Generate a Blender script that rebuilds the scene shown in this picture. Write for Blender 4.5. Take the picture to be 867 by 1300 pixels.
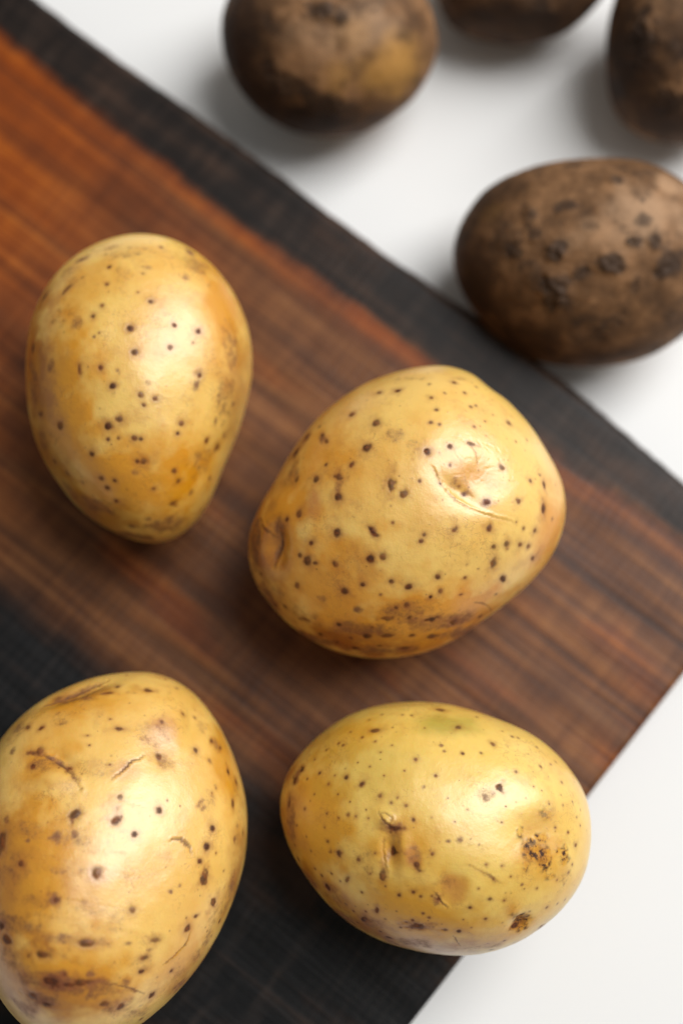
import bpy, math
import numpy as np
from mathutils import Matrix

# ------------------------------------------------------------------ clear
for o in list(bpy.data.objects):
    bpy.data.objects.remove(o)
scene = bpy.context.scene
col = scene.collection

# ------------------------------------------------------------------ camera
BOARD_TOP = 0.016
TILT = math.radians(12.0)
DIST = 0.323
cam_pos = np.array([0.0, -DIST * math.sin(TILT), BOARD_TOP + DIST * math.cos(TILT)])
cd = bpy.data.cameras.new('camera')
cam = bpy.data.objects.new('camera', cd)
col.objects.link(cam)
cam.location = cam_pos
cam.rotation_euler = (TILT, 0, 0)
cd.sensor_fit = 'HORIZONTAL'
cd.sensor_width = 24.0
cd.lens = 50.0
cd.clip_start = 0.01
cd.clip_end = 50.0
cd.dof.use_dof = True
cd.dof.focus_distance = 0.271
cd.dof.aperture_fstop = 5.0
cd.dof.aperture_blades = 0
scene.camera = cam

# ------------------------------------------------------------------ world (soft light of the room) + window light
world = bpy.data.worlds.new('World')
scene.world = world
world.use_nodes = True
bg = world.node_tree.nodes['Background']
bg.inputs['Color'].default_value = (1.0, 0.965, 0.90, 1)
bg.inputs['Strength'].default_value = 0.20

def area_light(name, direction, dist, sx, sy, power, color):
    ld = bpy.data.lights.new(name, 'AREA')
    ld.shape = 'RECTANGLE'
    ld.size, ld.size_y = sx, sy
    ld.energy = power
    ld.color = color
    lo = bpy.data.objects.new(name, ld)
    col.objects.link(lo)
    d = np.array(direction, float)
    d /= np.linalg.norm(d)
    p = d * dist
    z = d
    x = np.cross([0, 0, 1.0], z); x /= np.linalg.norm(x)
    y = np.cross(z, x)
    m = Matrix(((x[0], y[0], z[0], p[0]), (x[1], y[1], z[1], p[1]), (x[2], y[2], z[2], p[2]), (0, 0, 0, 1)))
    lo.matrix_world = m
    return lo

area_light('window_light', (0.53, 0.33, 0.79), 1.60, 0.98, 1.50, 35.5, (1.0, 0.985, 0.965))

scene.view_settings.view_transform = 'Standard'
scene.view_settings.look = 'None'
scene.view_settings.gamma = 1.0
scene.view_settings.use_curve_mapping = False
scene.view_settings.exposure = 0.0
scene.render.engine = 'CYCLES'
scene.cycles.use_denoising = True
scene.cycles.max_bounces = 8

# ------------------------------------------------------------------ helpers
PXW, PXH = 867.0, 1300.0
KPX = 24.0 / 50.0 / PXW
cr = np.array([1.0, 0, 0])
cu = np.array([0, math.cos(TILT), math.sin(TILT)])
cz = np.array([0, -math.sin(TILT), math.cos(TILT)])

def ray(px, py):
    px = np.asarray(px, float); py = np.asarray(py, float)
    a = (px - PXW / 2) * KPX
    b = (PXH / 2 - py) * KPX
    return a[..., None] * cr + b[..., None] * cu - cz

def on_plane(px, py, z):
    d = ray(px, py)
    t = (z - cam_pos[2]) / d[..., 2]
    return cam_pos + t[..., None] * d

def project(P):
    q = P - cam_pos
    dep = -(q @ cz)
    return PXW / 2 + (q @ cr) / dep / KPX, PXH / 2 - (q @ cu) / dep / KPX

def _hash(ix, iy, iz, seed):
    h = (ix * 374761393 + iy * 668265263 + iz * 2147483647 + seed * 1274126177) & 0xFFFFFFFF
    h = ((h ^ (h >> 13)) * 1274126177) & 0xFFFFFFFF
    h = ((h ^ (h >> 16)) * 2246822519) & 0xFFFFFFFF
    h = h ^ (h >> 15)
    return (h & 0xFFFFFF).astype(np.float64) / 0xFFFFFF

def vnoise(P, seed=0):
    """value noise, -1..1"""
    F = np.floor(P).astype(np.int64)
    f = P - F
    f = f * f * f * (f * (f * 6 - 15) + 10)
    r = 0
    for dx in (0, 1):
        wx = f[:, 0] if dx else 1 - f[:, 0]
        for dy in (0, 1):
            wy = f[:, 1] if dy else 1 - f[:, 1]
            for dz in (0, 1):
                wz = f[:, 2] if dz else 1 - f[:, 2]
                r = r + wx * wy * wz * _hash(F[:, 0] + dx, F[:, 1] + dy, F[:, 2] + dz, seed)
    return r * 2 - 1

def fbm(P, seed=0, octs=4, gain=0.5):
    a, s, tot = 1.0, 0, 0
    for k in range(octs):
        s = s + a * vnoise(P * 2 ** k + k * 17.3, seed + k * 31)
        tot += a
        a *= gain
    return s / tot

def sstep(a, b, x):
    t = np.clip((x - a) / (b - a), 0, 1)
    return t * t * (3 - 2 * t)

def mesh_object(name, V, F, mat, smooth=True):
    me = bpy.data.meshes.new(name)
    me.vertices.add(len(V))
    me.vertices.foreach_set('co', np.asarray(V, np.float32).ravel())
    n = F.shape[1]
    me.loops.add(F.size)
    me.loops.foreach_set('vertex_index', F.astype(np.int32).ravel())
    me.polygons.add(len(F))
    me.polygons.foreach_set('loop_start', np.arange(0, F.size, n, dtype=np.int32))
    me.polygons.foreach_set('use_smooth', np.full(len(F), smooth, dtype=bool))
    me.update(calc_edges=True)
    me.validate()
    me.materials.append(mat)
    o = bpy.data.objects.new(name, me)
    col.objects.link(o)
    return o

def add_attr(o, name, rgba):
    a = o.data.attributes.new(name, 'FLOAT_COLOR', 'POINT')
    a.data.foreach_set('color', np.ascontiguousarray(rgba, np.float32).ravel())

def lin(r, g, b):
    def c(x):
        x /= 255.0
        return x / 12.92 if x <= 0.04045 else ((x + 0.055) / 1.055) ** 2.4
    return (c(r), c(g), c(b), 1.0)

class NT:
    """short hand for building node trees"""
    def __init__(self, name):
        self.mat = bpy.data.materials.new(name)
        self.mat.use_nodes = True
        self.t = self.mat.node_tree
        self.bsdf = self.t.nodes['Principled BSDF']
    def n(self, typ, **kw):
        nd = self.t.nodes.new(typ)
        for k, v in kw.items():
            setattr(nd, k, v)
        return nd
    def put(self, sock, v):
        if isinstance(v, bpy.types.NodeSocket):
            self.t.links.new(v, sock)
        elif v is not None:
            sock.default_value = v
    def math(self, op, a, b=None, c=None, clamp=False):
        nd = self.n('ShaderNodeMath', operation=op, use_clamp=clamp)
        for i, v in enumerate((a, b, c)):
            if v is not None:
                self.put(nd.inputs[i], v)
        return nd.outputs[0]
    def mix(self, f, a, b, mode='MIX'):
        nd = self.n('ShaderNodeMix', data_type='RGBA', blend_type=mode)
        self.put(nd.inputs['Factor'], f)
        self.put(nd.inputs[6], a)
        self.put(nd.inputs[7], b)
        return nd.outputs[2]
    def ramp(self, f, stops, interp='LINEAR'):
        nd = self.n('ShaderNodeValToRGB')
        nd.color_ramp.interpolation = interp
        els = nd.color_ramp.elements
        while len(els) < len(stops):
            els.new(0.5)
        for e, (p, c) in zip(els, stops):
            e.position = p
            e.color = c if len(c) == 4 else (*c, 1)
        self.put(nd.inputs[0], f)
        return nd.outputs['Color']
    def rng(self, v, a, b, c=0.0, d=1.0):
        nd = self.n('ShaderNodeMapRange', interpolation_type='SMOOTHSTEP')
        for i, x in enumerate((v, a, b, c, d)):
            self.put(nd.inputs[i], x)
        return nd.outputs[0]
    def noise(self, vec, scale, detail=4, rough=0.5, dist=0.0):
        nd = self.n('ShaderNodeTexNoise')
        self.put(nd.inputs['Vector'], vec)
        nd.inputs['Scale'].default_value = scale
        nd.inputs['Detail'].default_value = detail
        nd.inputs['Roughness'].default_value = rough
        nd.inputs['Distortion'].default_value = dist
        return nd.outputs['Fac']
    def scaled(self, vec, s):
        nd = self.n('ShaderNodeMapping')
        self.put(nd.inputs['Vector'], vec)
        nd.inputs['Scale'].default_value = s
        return nd.outputs[0]
    def coord(self):
        return self.n('ShaderNodeTexCoord').outputs['Object']
    def bump(self, h, strength, dist, prev=None):
        nd = self.n('ShaderNodeBump')
        nd.inputs['Strength'].default_value = strength
        nd.inputs['Distance'].default_value = dist
        self.put(nd.inputs['Height'], h)
        if prev is not None:
            self.put(nd.inputs['Normal'], prev)
        return nd.outputs[0]

# ------------------------------------------------------------------ materials
def mat_table():
    k = NT('white_laminate')
    v = k.coord()
    n1 = k.noise(v, 9, 3)
    c = k.mix(n1, lin(234, 235, 235), lin(229, 230, 230))
    k.put(k.bsdf.inputs['Base Color'], c)
    k.bsdf.inputs['Roughness'].default_value = 0.55
    k.put(k.bsdf.inputs['Normal'], k.bump(k.noise(v, 700, 3), 0.03, 0.0005))
    return k.mat

def mat_board():
    k = NT('charred_walnut')
    v = k.coord()
    sep = k.n('ShaderNodeSeparateXYZ'); k.put(sep.inputs[0], v)
    x, y = sep.outputs[0], sep.outputs[1]
    # wandering of the growth rings
    w1 = k.noise(k.scaled(v, (9, 30, 1)), 1.0, 3)
    w2 = k.noise(k.scaled(v, (45, 220, 1)), 1.0, 4)
    yy = k.math('ADD', y, k.math('MULTIPLY_ADD', w1, 0.011, -0.0055))
    yy = k.math('ADD', yy, k.math('MULTIPLY_ADD', w2, 0.0045, -0.00225))
    yy = k.math('ADD', yy, k.math('MULTIPLY_ADD', k.noise(k.scaled(v, (120, 60, 1)), 1.0, 4, 0.6), 0.0055, -0.00275))
    # fine streaks
    s1 = k.noise(k.scaled(v, (14, 620, 1)), 1.0, 5, 0.6)
    s2 = k.noise(k.scaled(v, (5, 170, 1)), 1.0, 4, 0.55)
    s3 = k.noise(k.scaled(v, (28, 55, 1)), 1.0, 4, 0.55)
    cross = k.noise(k.scaled(v, (250, 42, 1)), 1.0, 4, 0.6, 0.3)
    cross2 = k.noise(k.scaled(v, (90, 30, 1)), 1.0, 3, 0.6)
    crossf = k.math('ADD', k.math('MULTIPLY', cross, 0.6), k.math('MULTIPLY', cross2, 0.4))
    st = k.math('ADD', k.math('MULTIPLY', s1, 0.34), k.math('ADD', k.math('MULTIPLY', s2, 0.26), k.math('ADD', k.math('MULTIPLY', s3, 0.16), k.math('MULTIPLY', crossf, 0.24))))
    brown = k.ramp(st, [(0.36, lin(48, 26, 15)), (0.46, lin(88, 52, 28)), (0.54, lin(118, 75, 42)), (0.64, lin(150, 102, 58))])
    red = k.ramp(st, [(0.36, lin(70, 30, 8)), (0.5, lin(136, 63, 11)), (0.64, lin(184, 100, 24))])
    # the heart of the plank is redder towards one end
    far = k.rng(k.math('ADD', x, k.math('MULTIPLY_ADD', s3, 0.07, -0.035)), 0.055, 0.15)
    edge_red = k.math('MULTIPLY', k.rng(yy, 0.0115, 0.0128), k.rng(yy, 0.0215, 0.0135))
    patch = k.math('MULTIPLY', k.rng(k.noise(k.scaled(v, (22, 60, 1)), 1.0, 3), 0.52, 0.68), 0.75)
    redf = k.math('MAXIMUM', far, k.math('MAXIMUM', k.math('MULTIPLY', edge_red, k.math('MULTIPLY', k.rng(s3, 0.3, 0.6, 0.3, 0.8), k.rng(x, -0.045, 0.01, 0.35, 1.0))), k.math('MULTIPLY', patch, 0.6)))
    core = k.mix(redf, brown, red)
    # dark rings
    rings = k.n('ShaderNodeTexWave', wave_type='BANDS', bands_direction='Y')
    k.put(rings.inputs['Vector'], k.scaled(v, (0.25, 1, 1)))
    rings.inputs['Scale'].default_value = 26
    rings.inputs['Distortion'].default_value = 5.0
    rings.inputs['Detail'].default_value = 3
    rings.inputs['Detail Scale'].default_value = 1.2
    core = k.mix(k.math('MULTIPLY', k.rng(rings.outputs['Fac'], 0.75, 0.99), 0.3), core, lin(40, 24, 20))
    # saw marks across the grain, colour and relief
    saw = k.n('ShaderNodeTexWave', wave_type='BANDS', bands_direction='X')
    k.put(saw.inputs['Vector'], v)
    saw.inputs['Scale'].default_value = 130
    saw.inputs['Distortion'].default_value = 5.0
    saw.inputs['Detail'].default_value = 3
    saw.inputs['Detail Scale'].default_value = 0.6
    sawm = k.math('MULTIPLY', saw.outputs['Fac'], k.rng(k.noise(k.scaled(v, (30, 30, 1)), 1.0, 3), 0.35, 0.7))
    core = k.mix(k.math('MULTIPLY', sawm, 0.22), core, lin(50, 30, 24))
    # charred, oiled edges
    char_a = k.ramp(st, [(0.38, lin(12, 10, 10)), (0.5, lin(30, 23, 20)), (0.62, lin(72, 52, 40))])
    char_b = k.ramp(st, [(0.38, lin(8, 10, 12)), (0.52, lin(18, 19, 21)), (0.66, lin(52, 40, 33))])
    char = k.mix(k.rng(y, 0.05, 0.08), char_a, char_b)
    char = k.mix(k.math('MULTIPLY', sawm, 0.10), char, lin(74, 66, 62))
    char = k.mix(k.math('MULTIPLY', k.rng(cross, 0.50, 0.70), 0.16), char, lin(72, 62, 56))
    char = k.mix(k.math('MULTIPLY', k.rng(s3, 0.5, 0.72), 0.5), char, lin(74, 50, 36))
    chari = k.math('ADD', k.rng(yy, 0.0150, 0.0098), k.rng(yy, 0.106, 0.119), clamp=True)
    c = k.mix(chari, core, char)
    # few pale specks of dust and salt
    vo = k.n('ShaderNodeTexVoronoi'); k.put(vo.inputs['Vector'], v); vo.inputs['Scale'].default_value = 130
    sepc = k.n('ShaderNodeSeparateColor'); k.put(sepc.inputs[0], vo.outputs['Color'])
    dust = k.math('MULTIPLY', k.rng(vo.outputs['Distance'], 0.07, 0.03), k.math('GREATER_THAN', sepc.outputs[0], 0.93))
    c = k.mix(k.math('MULTIPLY', dust, 0.5), c, lin(150, 140, 130))
    k.put(k.bsdf.inputs['Base Color'], c)
    k.put(k.bsdf.inputs['Roughness'], k.math('ADD', k.math('MULTIPLY', s1, 0.18), 0.34))
    k.put(k.bsdf.inputs['Specular IOR Level'], k.math('MULTIPLY_ADD', chari, -0.04, 0.24))
    b = k.bump(s1, 0.25, 0.0006)
    b = k.bump(sawm, 0.12, 0.0003, b)
    b = k.bump(k.noise(k.scaled(v, (160, 900, 160)), 1.0, 3), 0.2, 0.0003, b)
    k.put(k.bsdf.inputs['Normal'], b)
    return k.mat

def mat_skin(name, pale, gold, seed):
    k = NT(name)
    v0 = k.coord()
    mp = k.n('ShaderNodeMapping'); k.put(mp.inputs['Vector'], v0)
    mp.inputs['Location'].default_value = (seed * 1.7, seed * 0.9, seed * 2.3)
    v = mp.outputs[0]
    at = k.n('ShaderNodeAttribute', attribute_name='marks')      # r lenticel, g halo, b brown stain, a peel
    sp = k.n('ShaderNodeSeparateColor'); k.put(sp.inputs[0], at.outputs['Color'])
    spot, halo, stain = sp.outputs
    peel = at.outputs['Alpha']
    at2 = k.n('ShaderNodeAttribute', attribute_name='tints')     # r green, g gold with painted shade, b russet and shade painted as veil, a scab
    sp2 = k.n('ShaderNodeSeparateColor'); k.put(sp2.inputs[0], at2.outputs['Color'])
    green, goldm, shade_veil = sp2.outputs
    scab = at2.outputs['Alpha']
    big = k.noise(v, 48, 4, 0.55)
    mid = k.noise(v, 170, 5, 0.6)
    fine = k.noise(v, 900, 4, 0.6)
    c = k.mix(k.math('ADD', k.rng(big, 0.40, 0.70, 0.05, 0.6), k.math('MULTIPLY', goldm, 1.2), clamp=True), pale, gold)  # goldm also paints deeper gold on the shaded left and lower sides
    c = k.mix(k.math('MULTIPLY', green, 0.75), c, lin(146, 140, 30))
    # mottled russet skin
    c = k.mix(k.math('MULTIPLY', k.rng(mid, 0.52, 0.74), 0.34), c, lin(172, 108, 28))
    # hair-fine netting, only where the skin is rougher
    rg = k.noise(v, 420, 4, 0.6, 0.6)
    net = k.math('ABSOLUTE', k.math('MULTIPLY_ADD', rg, 2.0, -1.0))
    net = k.math('MULTIPLY', k.rng(net, 0.05, 0.0), k.rng(k.noise(v, 95, 3), 0.48, 0.68))
    c = k.mix(k.math('MULTIPLY', net, 0.42), c, lin(140, 82, 26))
    c = k.mix(k.math('MULTIPLY', k.math('MULTIPLY', shade_veil, k.rng(mid, 0.38, 0.6, 0.55, 1.0)), 0.95), c, lin(150, 80, 14))  # amber rims: shade of left and lower sides put into colour, with russet
    # tiny flecks
    fl = k.math('MULTIPLY', k.rng(fine, 0.62, 0.74), k.rng(mid, 0.42, 0.6, 0.12, 1.0))
    c = k.mix(k.math('MULTIPLY', fl, 0.36), c, lin(128, 74, 28))
    c = k.mix(k.math('MULTIPLY', peel, k.rng(mid, 0.3, 0.7, 0.45, 0.9)), c, lin(190, 118, 52))
    c = k.mix(k.math('MULTIPLY', stain, 0.42), c, lin(166, 94, 22))
    # stains with ragged edges
    rag = k.noise(v, 520, 5, 0.7)
    sf = k.rng(k.math('ADD', k.math('MULTIPLY', stain, 0.9), k.math('MULTIPLY_ADD', rag, 1.5, -0.82)), 0.05, 0.75)
    sf = k.math('MULTIPLY', sf, k.rng(stain, 0.02, 0.25))
    c = k.mix(k.math('MULTIPLY', sf, 0.85), c, lin(104, 54, 16))
    c = k.mix(k.math('MULTIPLY', halo, 0.85), c, lin(136, 62, 8))
    sc = k.math('MULTIPLY', scab, k.rng(fine, 0.34, 0.62, 0.25, 1.0))
    c = k.mix(sc, c, k.mix(k.rng(fine, 0.45, 0.6), lin(170, 110, 42), lin(66, 36, 16)))
    c = k.mix(spot, c, k.mix(k.rng(fine, 0.4, 0.66), lin(54, 22, 8), lin(108, 52, 18)))
    k.put(k.bsdf.inputs['Base Color'], c)
    r = k.math('ADD', k.math('MULTIPLY', mid, 0.22), 0.31)
    r = k.math('ADD', r, k.math('MULTIPLY', k.math('MAXIMUM', spot, k.math('MAXIMUM', sf, scab)), 0.25))
    k.put(k.bsdf.inputs['Roughness'], r)
    k.put(k.bsdf.inputs['Specular IOR Level'], k.math('MULTIPLY_ADD', k.math('MAXIMUM', spot, scab), -0.7, 1.0))
    k.put(k.bsdf.inputs['Coat Weight'], k.math('MULTIPLY_ADD', k.math('MAXIMUM', spot, k.math('MAXIMUM', sf, scab)), -0.5, 0.55))
    k.bsdf.inputs['Coat Roughness'].default_value = 0.30
    k.bsdf.inputs['Subsurface Weight'].default_value = 0.22
    k.bsdf.inputs['Subsurface Radius'].default_value = (1.0, 0.42, 0.08)
    k.bsdf.inputs['Subsurface Scale'].default_value = 0.004
    b = k.bump(mid, 0.14, 0.0012)
    b = k.bump(fine, 0.17, 0.0005, b)
    b = k.bump(net, 0.12, 0.0002, b)
    b = k.bump(k.noise(v, 3200, 2), 0.16, 0.00012, b)
    k.put(k.bsdf.inputs['Normal'], b)
    return k.mat

def mat_dirty(seed):
    k = NT('earthy_potato_skin')
    v0 = k.coord()
    mp = k.n('ShaderNodeMapping'); k.put(mp.inputs['Vector'], v0)
    mp.inputs['Location'].default_value = (seed * 1.3, seed * 2.1, seed * 0.7)
    v = mp.outputs[0]
    at = k.n('ShaderNodeAttribute', attribute_name='marks')      # r clod, g clean patch, b dusty, a thick soil with painted shade
    sp = k.n('ShaderNodeSeparateColor'); k.put(sp.inputs[0], at.outputs['Color'])
    clod, clean, dusty = sp.outputs
    soil_and_shade = at.outputs['Alpha']
    big = k.noise(v, 52, 5, 0.6)
    mid = k.noise(v, 190, 5, 0.65)
    fine = k.noise(v, 1100, 4, 0.65)
    c = k.ramp(k.math('ADD', k.math('MULTIPLY', big, 0.6), k.math('MULTIPLY', mid, 0.4)),
               [(0.34, lin(60, 40, 24)), (0.48, lin(106, 75, 47)), (0.62, lin(152, 112, 76))])
    c = k.mix(k.math('MULTIPLY', dusty, 0.7), c, lin(186, 150, 116))
    c = k.mix(k.math('MULTIPLY', clean, 0.8), c, lin(192, 142, 72))
    c = k.mix(k.math('MULTIPLY', soil_and_shade, 0.86), c, k.mix(mid, lin(28, 18, 12), lin(62, 38, 22)))  # soil, plus shade of the left and lower flanks painted into it
    cf = k.rng(k.math('ADD', clod, k.math('MULTIPLY_ADD', k.noise(v, 260, 6, 0.7), 1.6, -0.85)), 0.12, 0.75)
    c = k.mix(k.math('MULTIPLY', k.math('MULTIPLY', cf, k.rng(clod, 0.02, 0.3)), 0.75), c, k.mix(fine, lin(26, 19, 15), lin(60, 44, 34)))
    c = k.mix(k.math('MULTIPLY', k.rng(k.noise(v, 130, 6, 0.7), 0.52, 0.66), 0.45), c, lin(52, 36, 25))
    c = k.mix(k.math('MULTIPLY', k.rng(fine, 0.55, 0.75), 0.3), c, lin(60, 42, 30))
    k.put(k.bsdf.inputs['Base Color'], c)
    k.bsdf.inputs['Roughness'].default_value = 0.72
    k.bsdf.inputs['Specular IOR Level'].default_value = 0.3
    b = k.bump(mid, 0.3, 0.0012)
    b = k.bump(fine, 0.35, 0.0004, b)
    k.put(k.bsdf.inputs['Normal'], b)
    return k.mat

# ------------------------------------------------------------------ tabletop
def rounded_slab(hx, hy, z0, z1, r, seg=6, cseg=8, rc=0.03):
    """closed slab with rounded corners and rounded rims: rings of a rounded rectangle"""
    def ring(off):
        pts = []
        for cx, cy, a0 in ((1, 1, 0), (-1, 1, 90), (-1, -1, 180), (1, -1, 270)):
            for i in range(cseg + 1):
                a = math.radians(a0 + 90 * i / cseg)
                rr = rc - off
                pts.append((cx * (hx - rc) + rr * math.cos(a), cy * (hy - rc) + rr * math.sin(a)))
        return pts
    rings = []
    for i in range(seg + 1):
        a = math.pi / 2 * i / seg
        rings.append((r * (1 - math.sin(a)), z1 - r * (1 - math.cos(a))))
    for i in range(seg + 1):
        a = math.pi / 2 * i / seg
        rings.append((r * (1 - math.cos(a)), z0 + r * (1 - math.sin(a))))
    V, F = [], []
    n = 4 * (cseg + 1)
    for off, z in rings:
        V += [(x, y, z) for x, y in ring(off)]
    for j in range(len(rings) - 1):
        for i in range(n):
            F.append((j * n + i, (j + 1) * n + i, (j + 1) * n + (i + 1) % n, j * n + (i + 1) % n))
    F.append(tuple(range(n)))
    F.append(tuple(reversed(range((len(rings) - 1) * n, len(rings) * n))))
    return V, F

V, F = rounded_slab(0.75, 0.55, -0.03, 0.0, 0.003)
me = bpy.data.meshes.new('tabletop')
me.from_pydata(V, [], F)
me.update()
me.materials.append(mat_table())
table = bpy.data.objects.new('tabletop', me)
col.objects.link(table)
table['kind'] = 'structure'
table['label'] = 'plain white smooth tabletop under the board and the potatoes'

# ------------------------------------------------------------------ cutting board
# long edge (live edge) and sawn end, read off where they stand on the plane of the board's top
E = on_plane(np.array([-250, 33, 101, 220, 352, 458, 597, 690, 753, 867, 930.]),
             np.array([-205, 0, 53, 136, 233, 314, 408, 479, 527, 627, 683.]), BOARD_TOP)
A0 = on_plane(np.array([867.0]), np.array([843.0]), BOARD_TOP)[0]
A1 = on_plane(np.array([511.0]), np.array([1300.0]), BOARD_TOP)[0]
org = E[7]
ax = (E[1] - E[7]); ax[2] = 0; ax /= np.linalg.norm(ax)
ay = np.array([-ax[1], ax[0], 0.0])
if ay @ (A1 - org) < 0:
    ay = -ay
def loc2(P):
    q = P - org
    return np.stack([q @ ax, q @ ay], -1)
edge = loc2(E)
end0, end1 = loc2(A0), loc2(A1)
edge = edge[np.argsort(edge[:, 0])]
BW = 0.215           # width across the grain
BL = 0.30            # far end
rng = np.random.default_rng(5)

def board_outline():
    sl = (end1[0] - end0[0]) / (end1[1] - end0[1])
    endx = lambda yv: end0[0] + sl * (yv - end0[1])
    nx = 420
    s = np.linspace(0, 1, nx)
    top, bot = [], []
    return endx, s

endx, s = board_outline()
NX, NY = 420, 170
R = 0.0028
tt = np.linspace(0, 1, NX)
# smooth live edge: gaussian filtered polyline
xs_dense = np.linspace(edge[0, 0], BL + 0.02, 1200)
ys_dense = np.interp(xs_dense, edge[:, 0], edge[:, 1])
kern = np.exp(-0.5 * (np.arange(-40, 41) / 14.0) ** 2); kern /= kern.sum()
ys_pad = np.pad(ys_dense, 40, mode='edge')
ys_sm = np.convolve(ys_pad, kern, 'valid')

def edge_y(xv):
    return np.interp(xv, xs_dense, ys_sm)

# grid: i along the grain, j across. profile ring = top (NY) + rounded rim + side + bottom
vv = np.linspace(0, 1, NY)
rim = [(1 - math.cos(a)) for a in np.linspace(0, math.pi / 2, 6)]
ring_v, ring_in, ring_z = [], [], []
prof = []
H = BOARD_TOP
for v_ in vv:
    prof.append((v_, 0.0))            # top
for a in np.linspace(0, math.pi / 2, 7)[1:]:
    prof.append((1 + R * math.sin(a), -R * (1 - math.cos(a))))
for z_ in (-(H - 0.001) * 0.5, -(H - 0.0015)):
    prof.append((1 + R, z_))
prof.append((1 + R - 0.001, -(H - 0.0004)))
prof.append((-R + 0.001, -(H - 0.0004)))
for z_ in (-(H - 0.0015), -(H - 0.001) * 0.5):
    prof.append((-R, z_))
for a in np.linspace(math.pi / 2, 0, 7)[:-1]:
    prof.append((-R * math.sin(a), -R * (1 - math.cos(a))))
NP = len(prof)
rows = []
CAP = 6
u_list = []
for a in np.linspace(math.pi / 2, 0, CAP):          # rounded sawn end
    u_list.append((0.0, R * 0.55 * math.sin(a), R * 0.55 * (1 - math.cos(a))))
for u in tt[1:-1]:
    u_list.append((u, 0.0, 0.0))
for a in np.linspace(0, math.pi / 2, CAP):
    u_list.append((1.0, -R * 0.55 * math.sin(a), R * 0.55 * (1 - math.cos(a))))
CORNER = 0.010
for (u, du, dz) in u_list:
    P = np.zeros((NP, 3))
    for j, (v_, z_) in enumerate(prof):
        vc = min(max(v_, 0.0), 1.0)
        over = v_ - vc
        yv = vc * BW
        x0 = endx(yv)
        # rounded corners of the plank seen from above
        for dc in (yv - edge_y(x0 + 0.004), BW - yv):
            if dc < CORNER:
                q = max(0.0, min(1.0, 1 - dc / CORNER))
                x0 = x0 + CORNER * (1 - math.sqrt(max(0.0, 1 - q * q))) * 0.9
        xv = x0 + (BL - x0) * u - du
        e = float(edge_y(xv))
        yv = e + (BW - e) * vc + over
        P[j] = (xv, yv, max(z_ - (dz if z_ > -H * 0.5 else -dz * 0), -(H - 0.0004)))
    rows.append(P)
G = np.array(rows)
NR = len(G)
flat = G.reshape(-1, 3)
# gentle unevenness of a hand planed face
wob = fbm(np.stack([flat[:, 0] * 40, flat[:, 1] * 120, flat[:, 2] * 0], 1), 4, 3) * 0.00018
flat[:, 2] += wob * (flat[:, 2] > -H * 0.6)
edge_rag = fbm(np.stack([flat[:, 0] * 260, flat[:, 1] * 20, flat[:, 2] * 260], 1), 9, 3) * 0.0004
side = (np.abs(flat[:, 1] - edge_y(flat[:, 0])) < R * 1.6)
flat[side, 1] += edge_rag[side]
idx = np.arange(NR * NP).reshape(NR, NP)
a = idx[:-1, :]; b = idx[1:, :]
F4 = np.stack([a, b, np.roll(b, -1, 1), np.roll(a, -1, 1)], -1).reshape(-1, 4)
# end caps: strips joining top row to bottom row
me = bpy.data.meshes.new('cutting_board')
faces = [tuple(f) for f in F4.tolist()]
faces.append(tuple(idx[0].tolist()))
faces.append(tuple(reversed(idx[-1].tolist())))
me.from_pydata(flat.tolist(), [], faces)
me.update()
import bmesh
bm = bmesh.new(); bm.from_mesh(me)
bmesh.ops.recalc_face_normals(bm, faces=bm.faces)
for f in bm.faces:
    f.smooth = len(f.verts) == 4
bm.to_mesh(me); bm.free()
me.materials.append(mat_board())
board = bpy.data.objects.new('cutting_board', me)
col.objects.link(board)
board.matrix_world = Matrix(((ax[0], ay[0], 0, org[0]), (ax[1], ay[1], 0, org[1]), (0, 0, 1, BOARD_TOP), (0, 0, 0, 1)))
if np.cross(ax, ay)[2] < 0:      # keep a right handed frame
    flip = np.array([v.co[:] for v in me.vertices]); flip[:, 1] *= -1
    me.vertices.foreach_set('co', flip.astype(np.float32).ravel()); me.flip_normals()
    board.matrix_world = Matrix(((ax[0], -ay[0], 0, org[0]), (ax[1], -ay[1], 0, org[1]), (0, 0, 1, BOARD_TOP), (0, 0, 0, 1)))
    print('FLIPPED', flip[:, 1].min(), flip[:, 1].max())
board['label'] = 'dark brown wooden cutting board with black charred edges under the yellow potatoes'
board['category'] = 'cutting board'

# ------------------------------------------------------------------ potatoes
def ico(level):
    m = bpy.data.meshes.new('tmp')
    b_ = bmesh.new()
    bmesh.ops.create_icosphere(b_, subdivisions=level, radius=1.0)
    b_.to_mesh(m); b_.free()
    Vv = np.empty(len(m.vertices) * 3, np.float32); m.vertices.foreach_get('co', Vv)
    Ff = np.empty(len(m.loops), np.int32); m.loops.foreach_get('vertex_index', Ff)
    bpy.data.meshes.remove(m)
    return Vv.reshape(-1, 3).astype(np.float64), Ff.reshape(-1, 3)

ICO = {}
def vnormals(P, Fc):
    n = np.cross(P[Fc[:, 1]] - P[Fc[:, 0]], P[Fc[:, 2]] - P[Fc[:, 0]])
    N = np.zeros_like(P)
    for i in range(3):
        for kx in range(3):
            N[:, kx] += np.bincount(Fc[:, i], n[:, kx], minlength=len(P))
    return N / np.linalg.norm(N, axis=1, keepdims=True)

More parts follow.
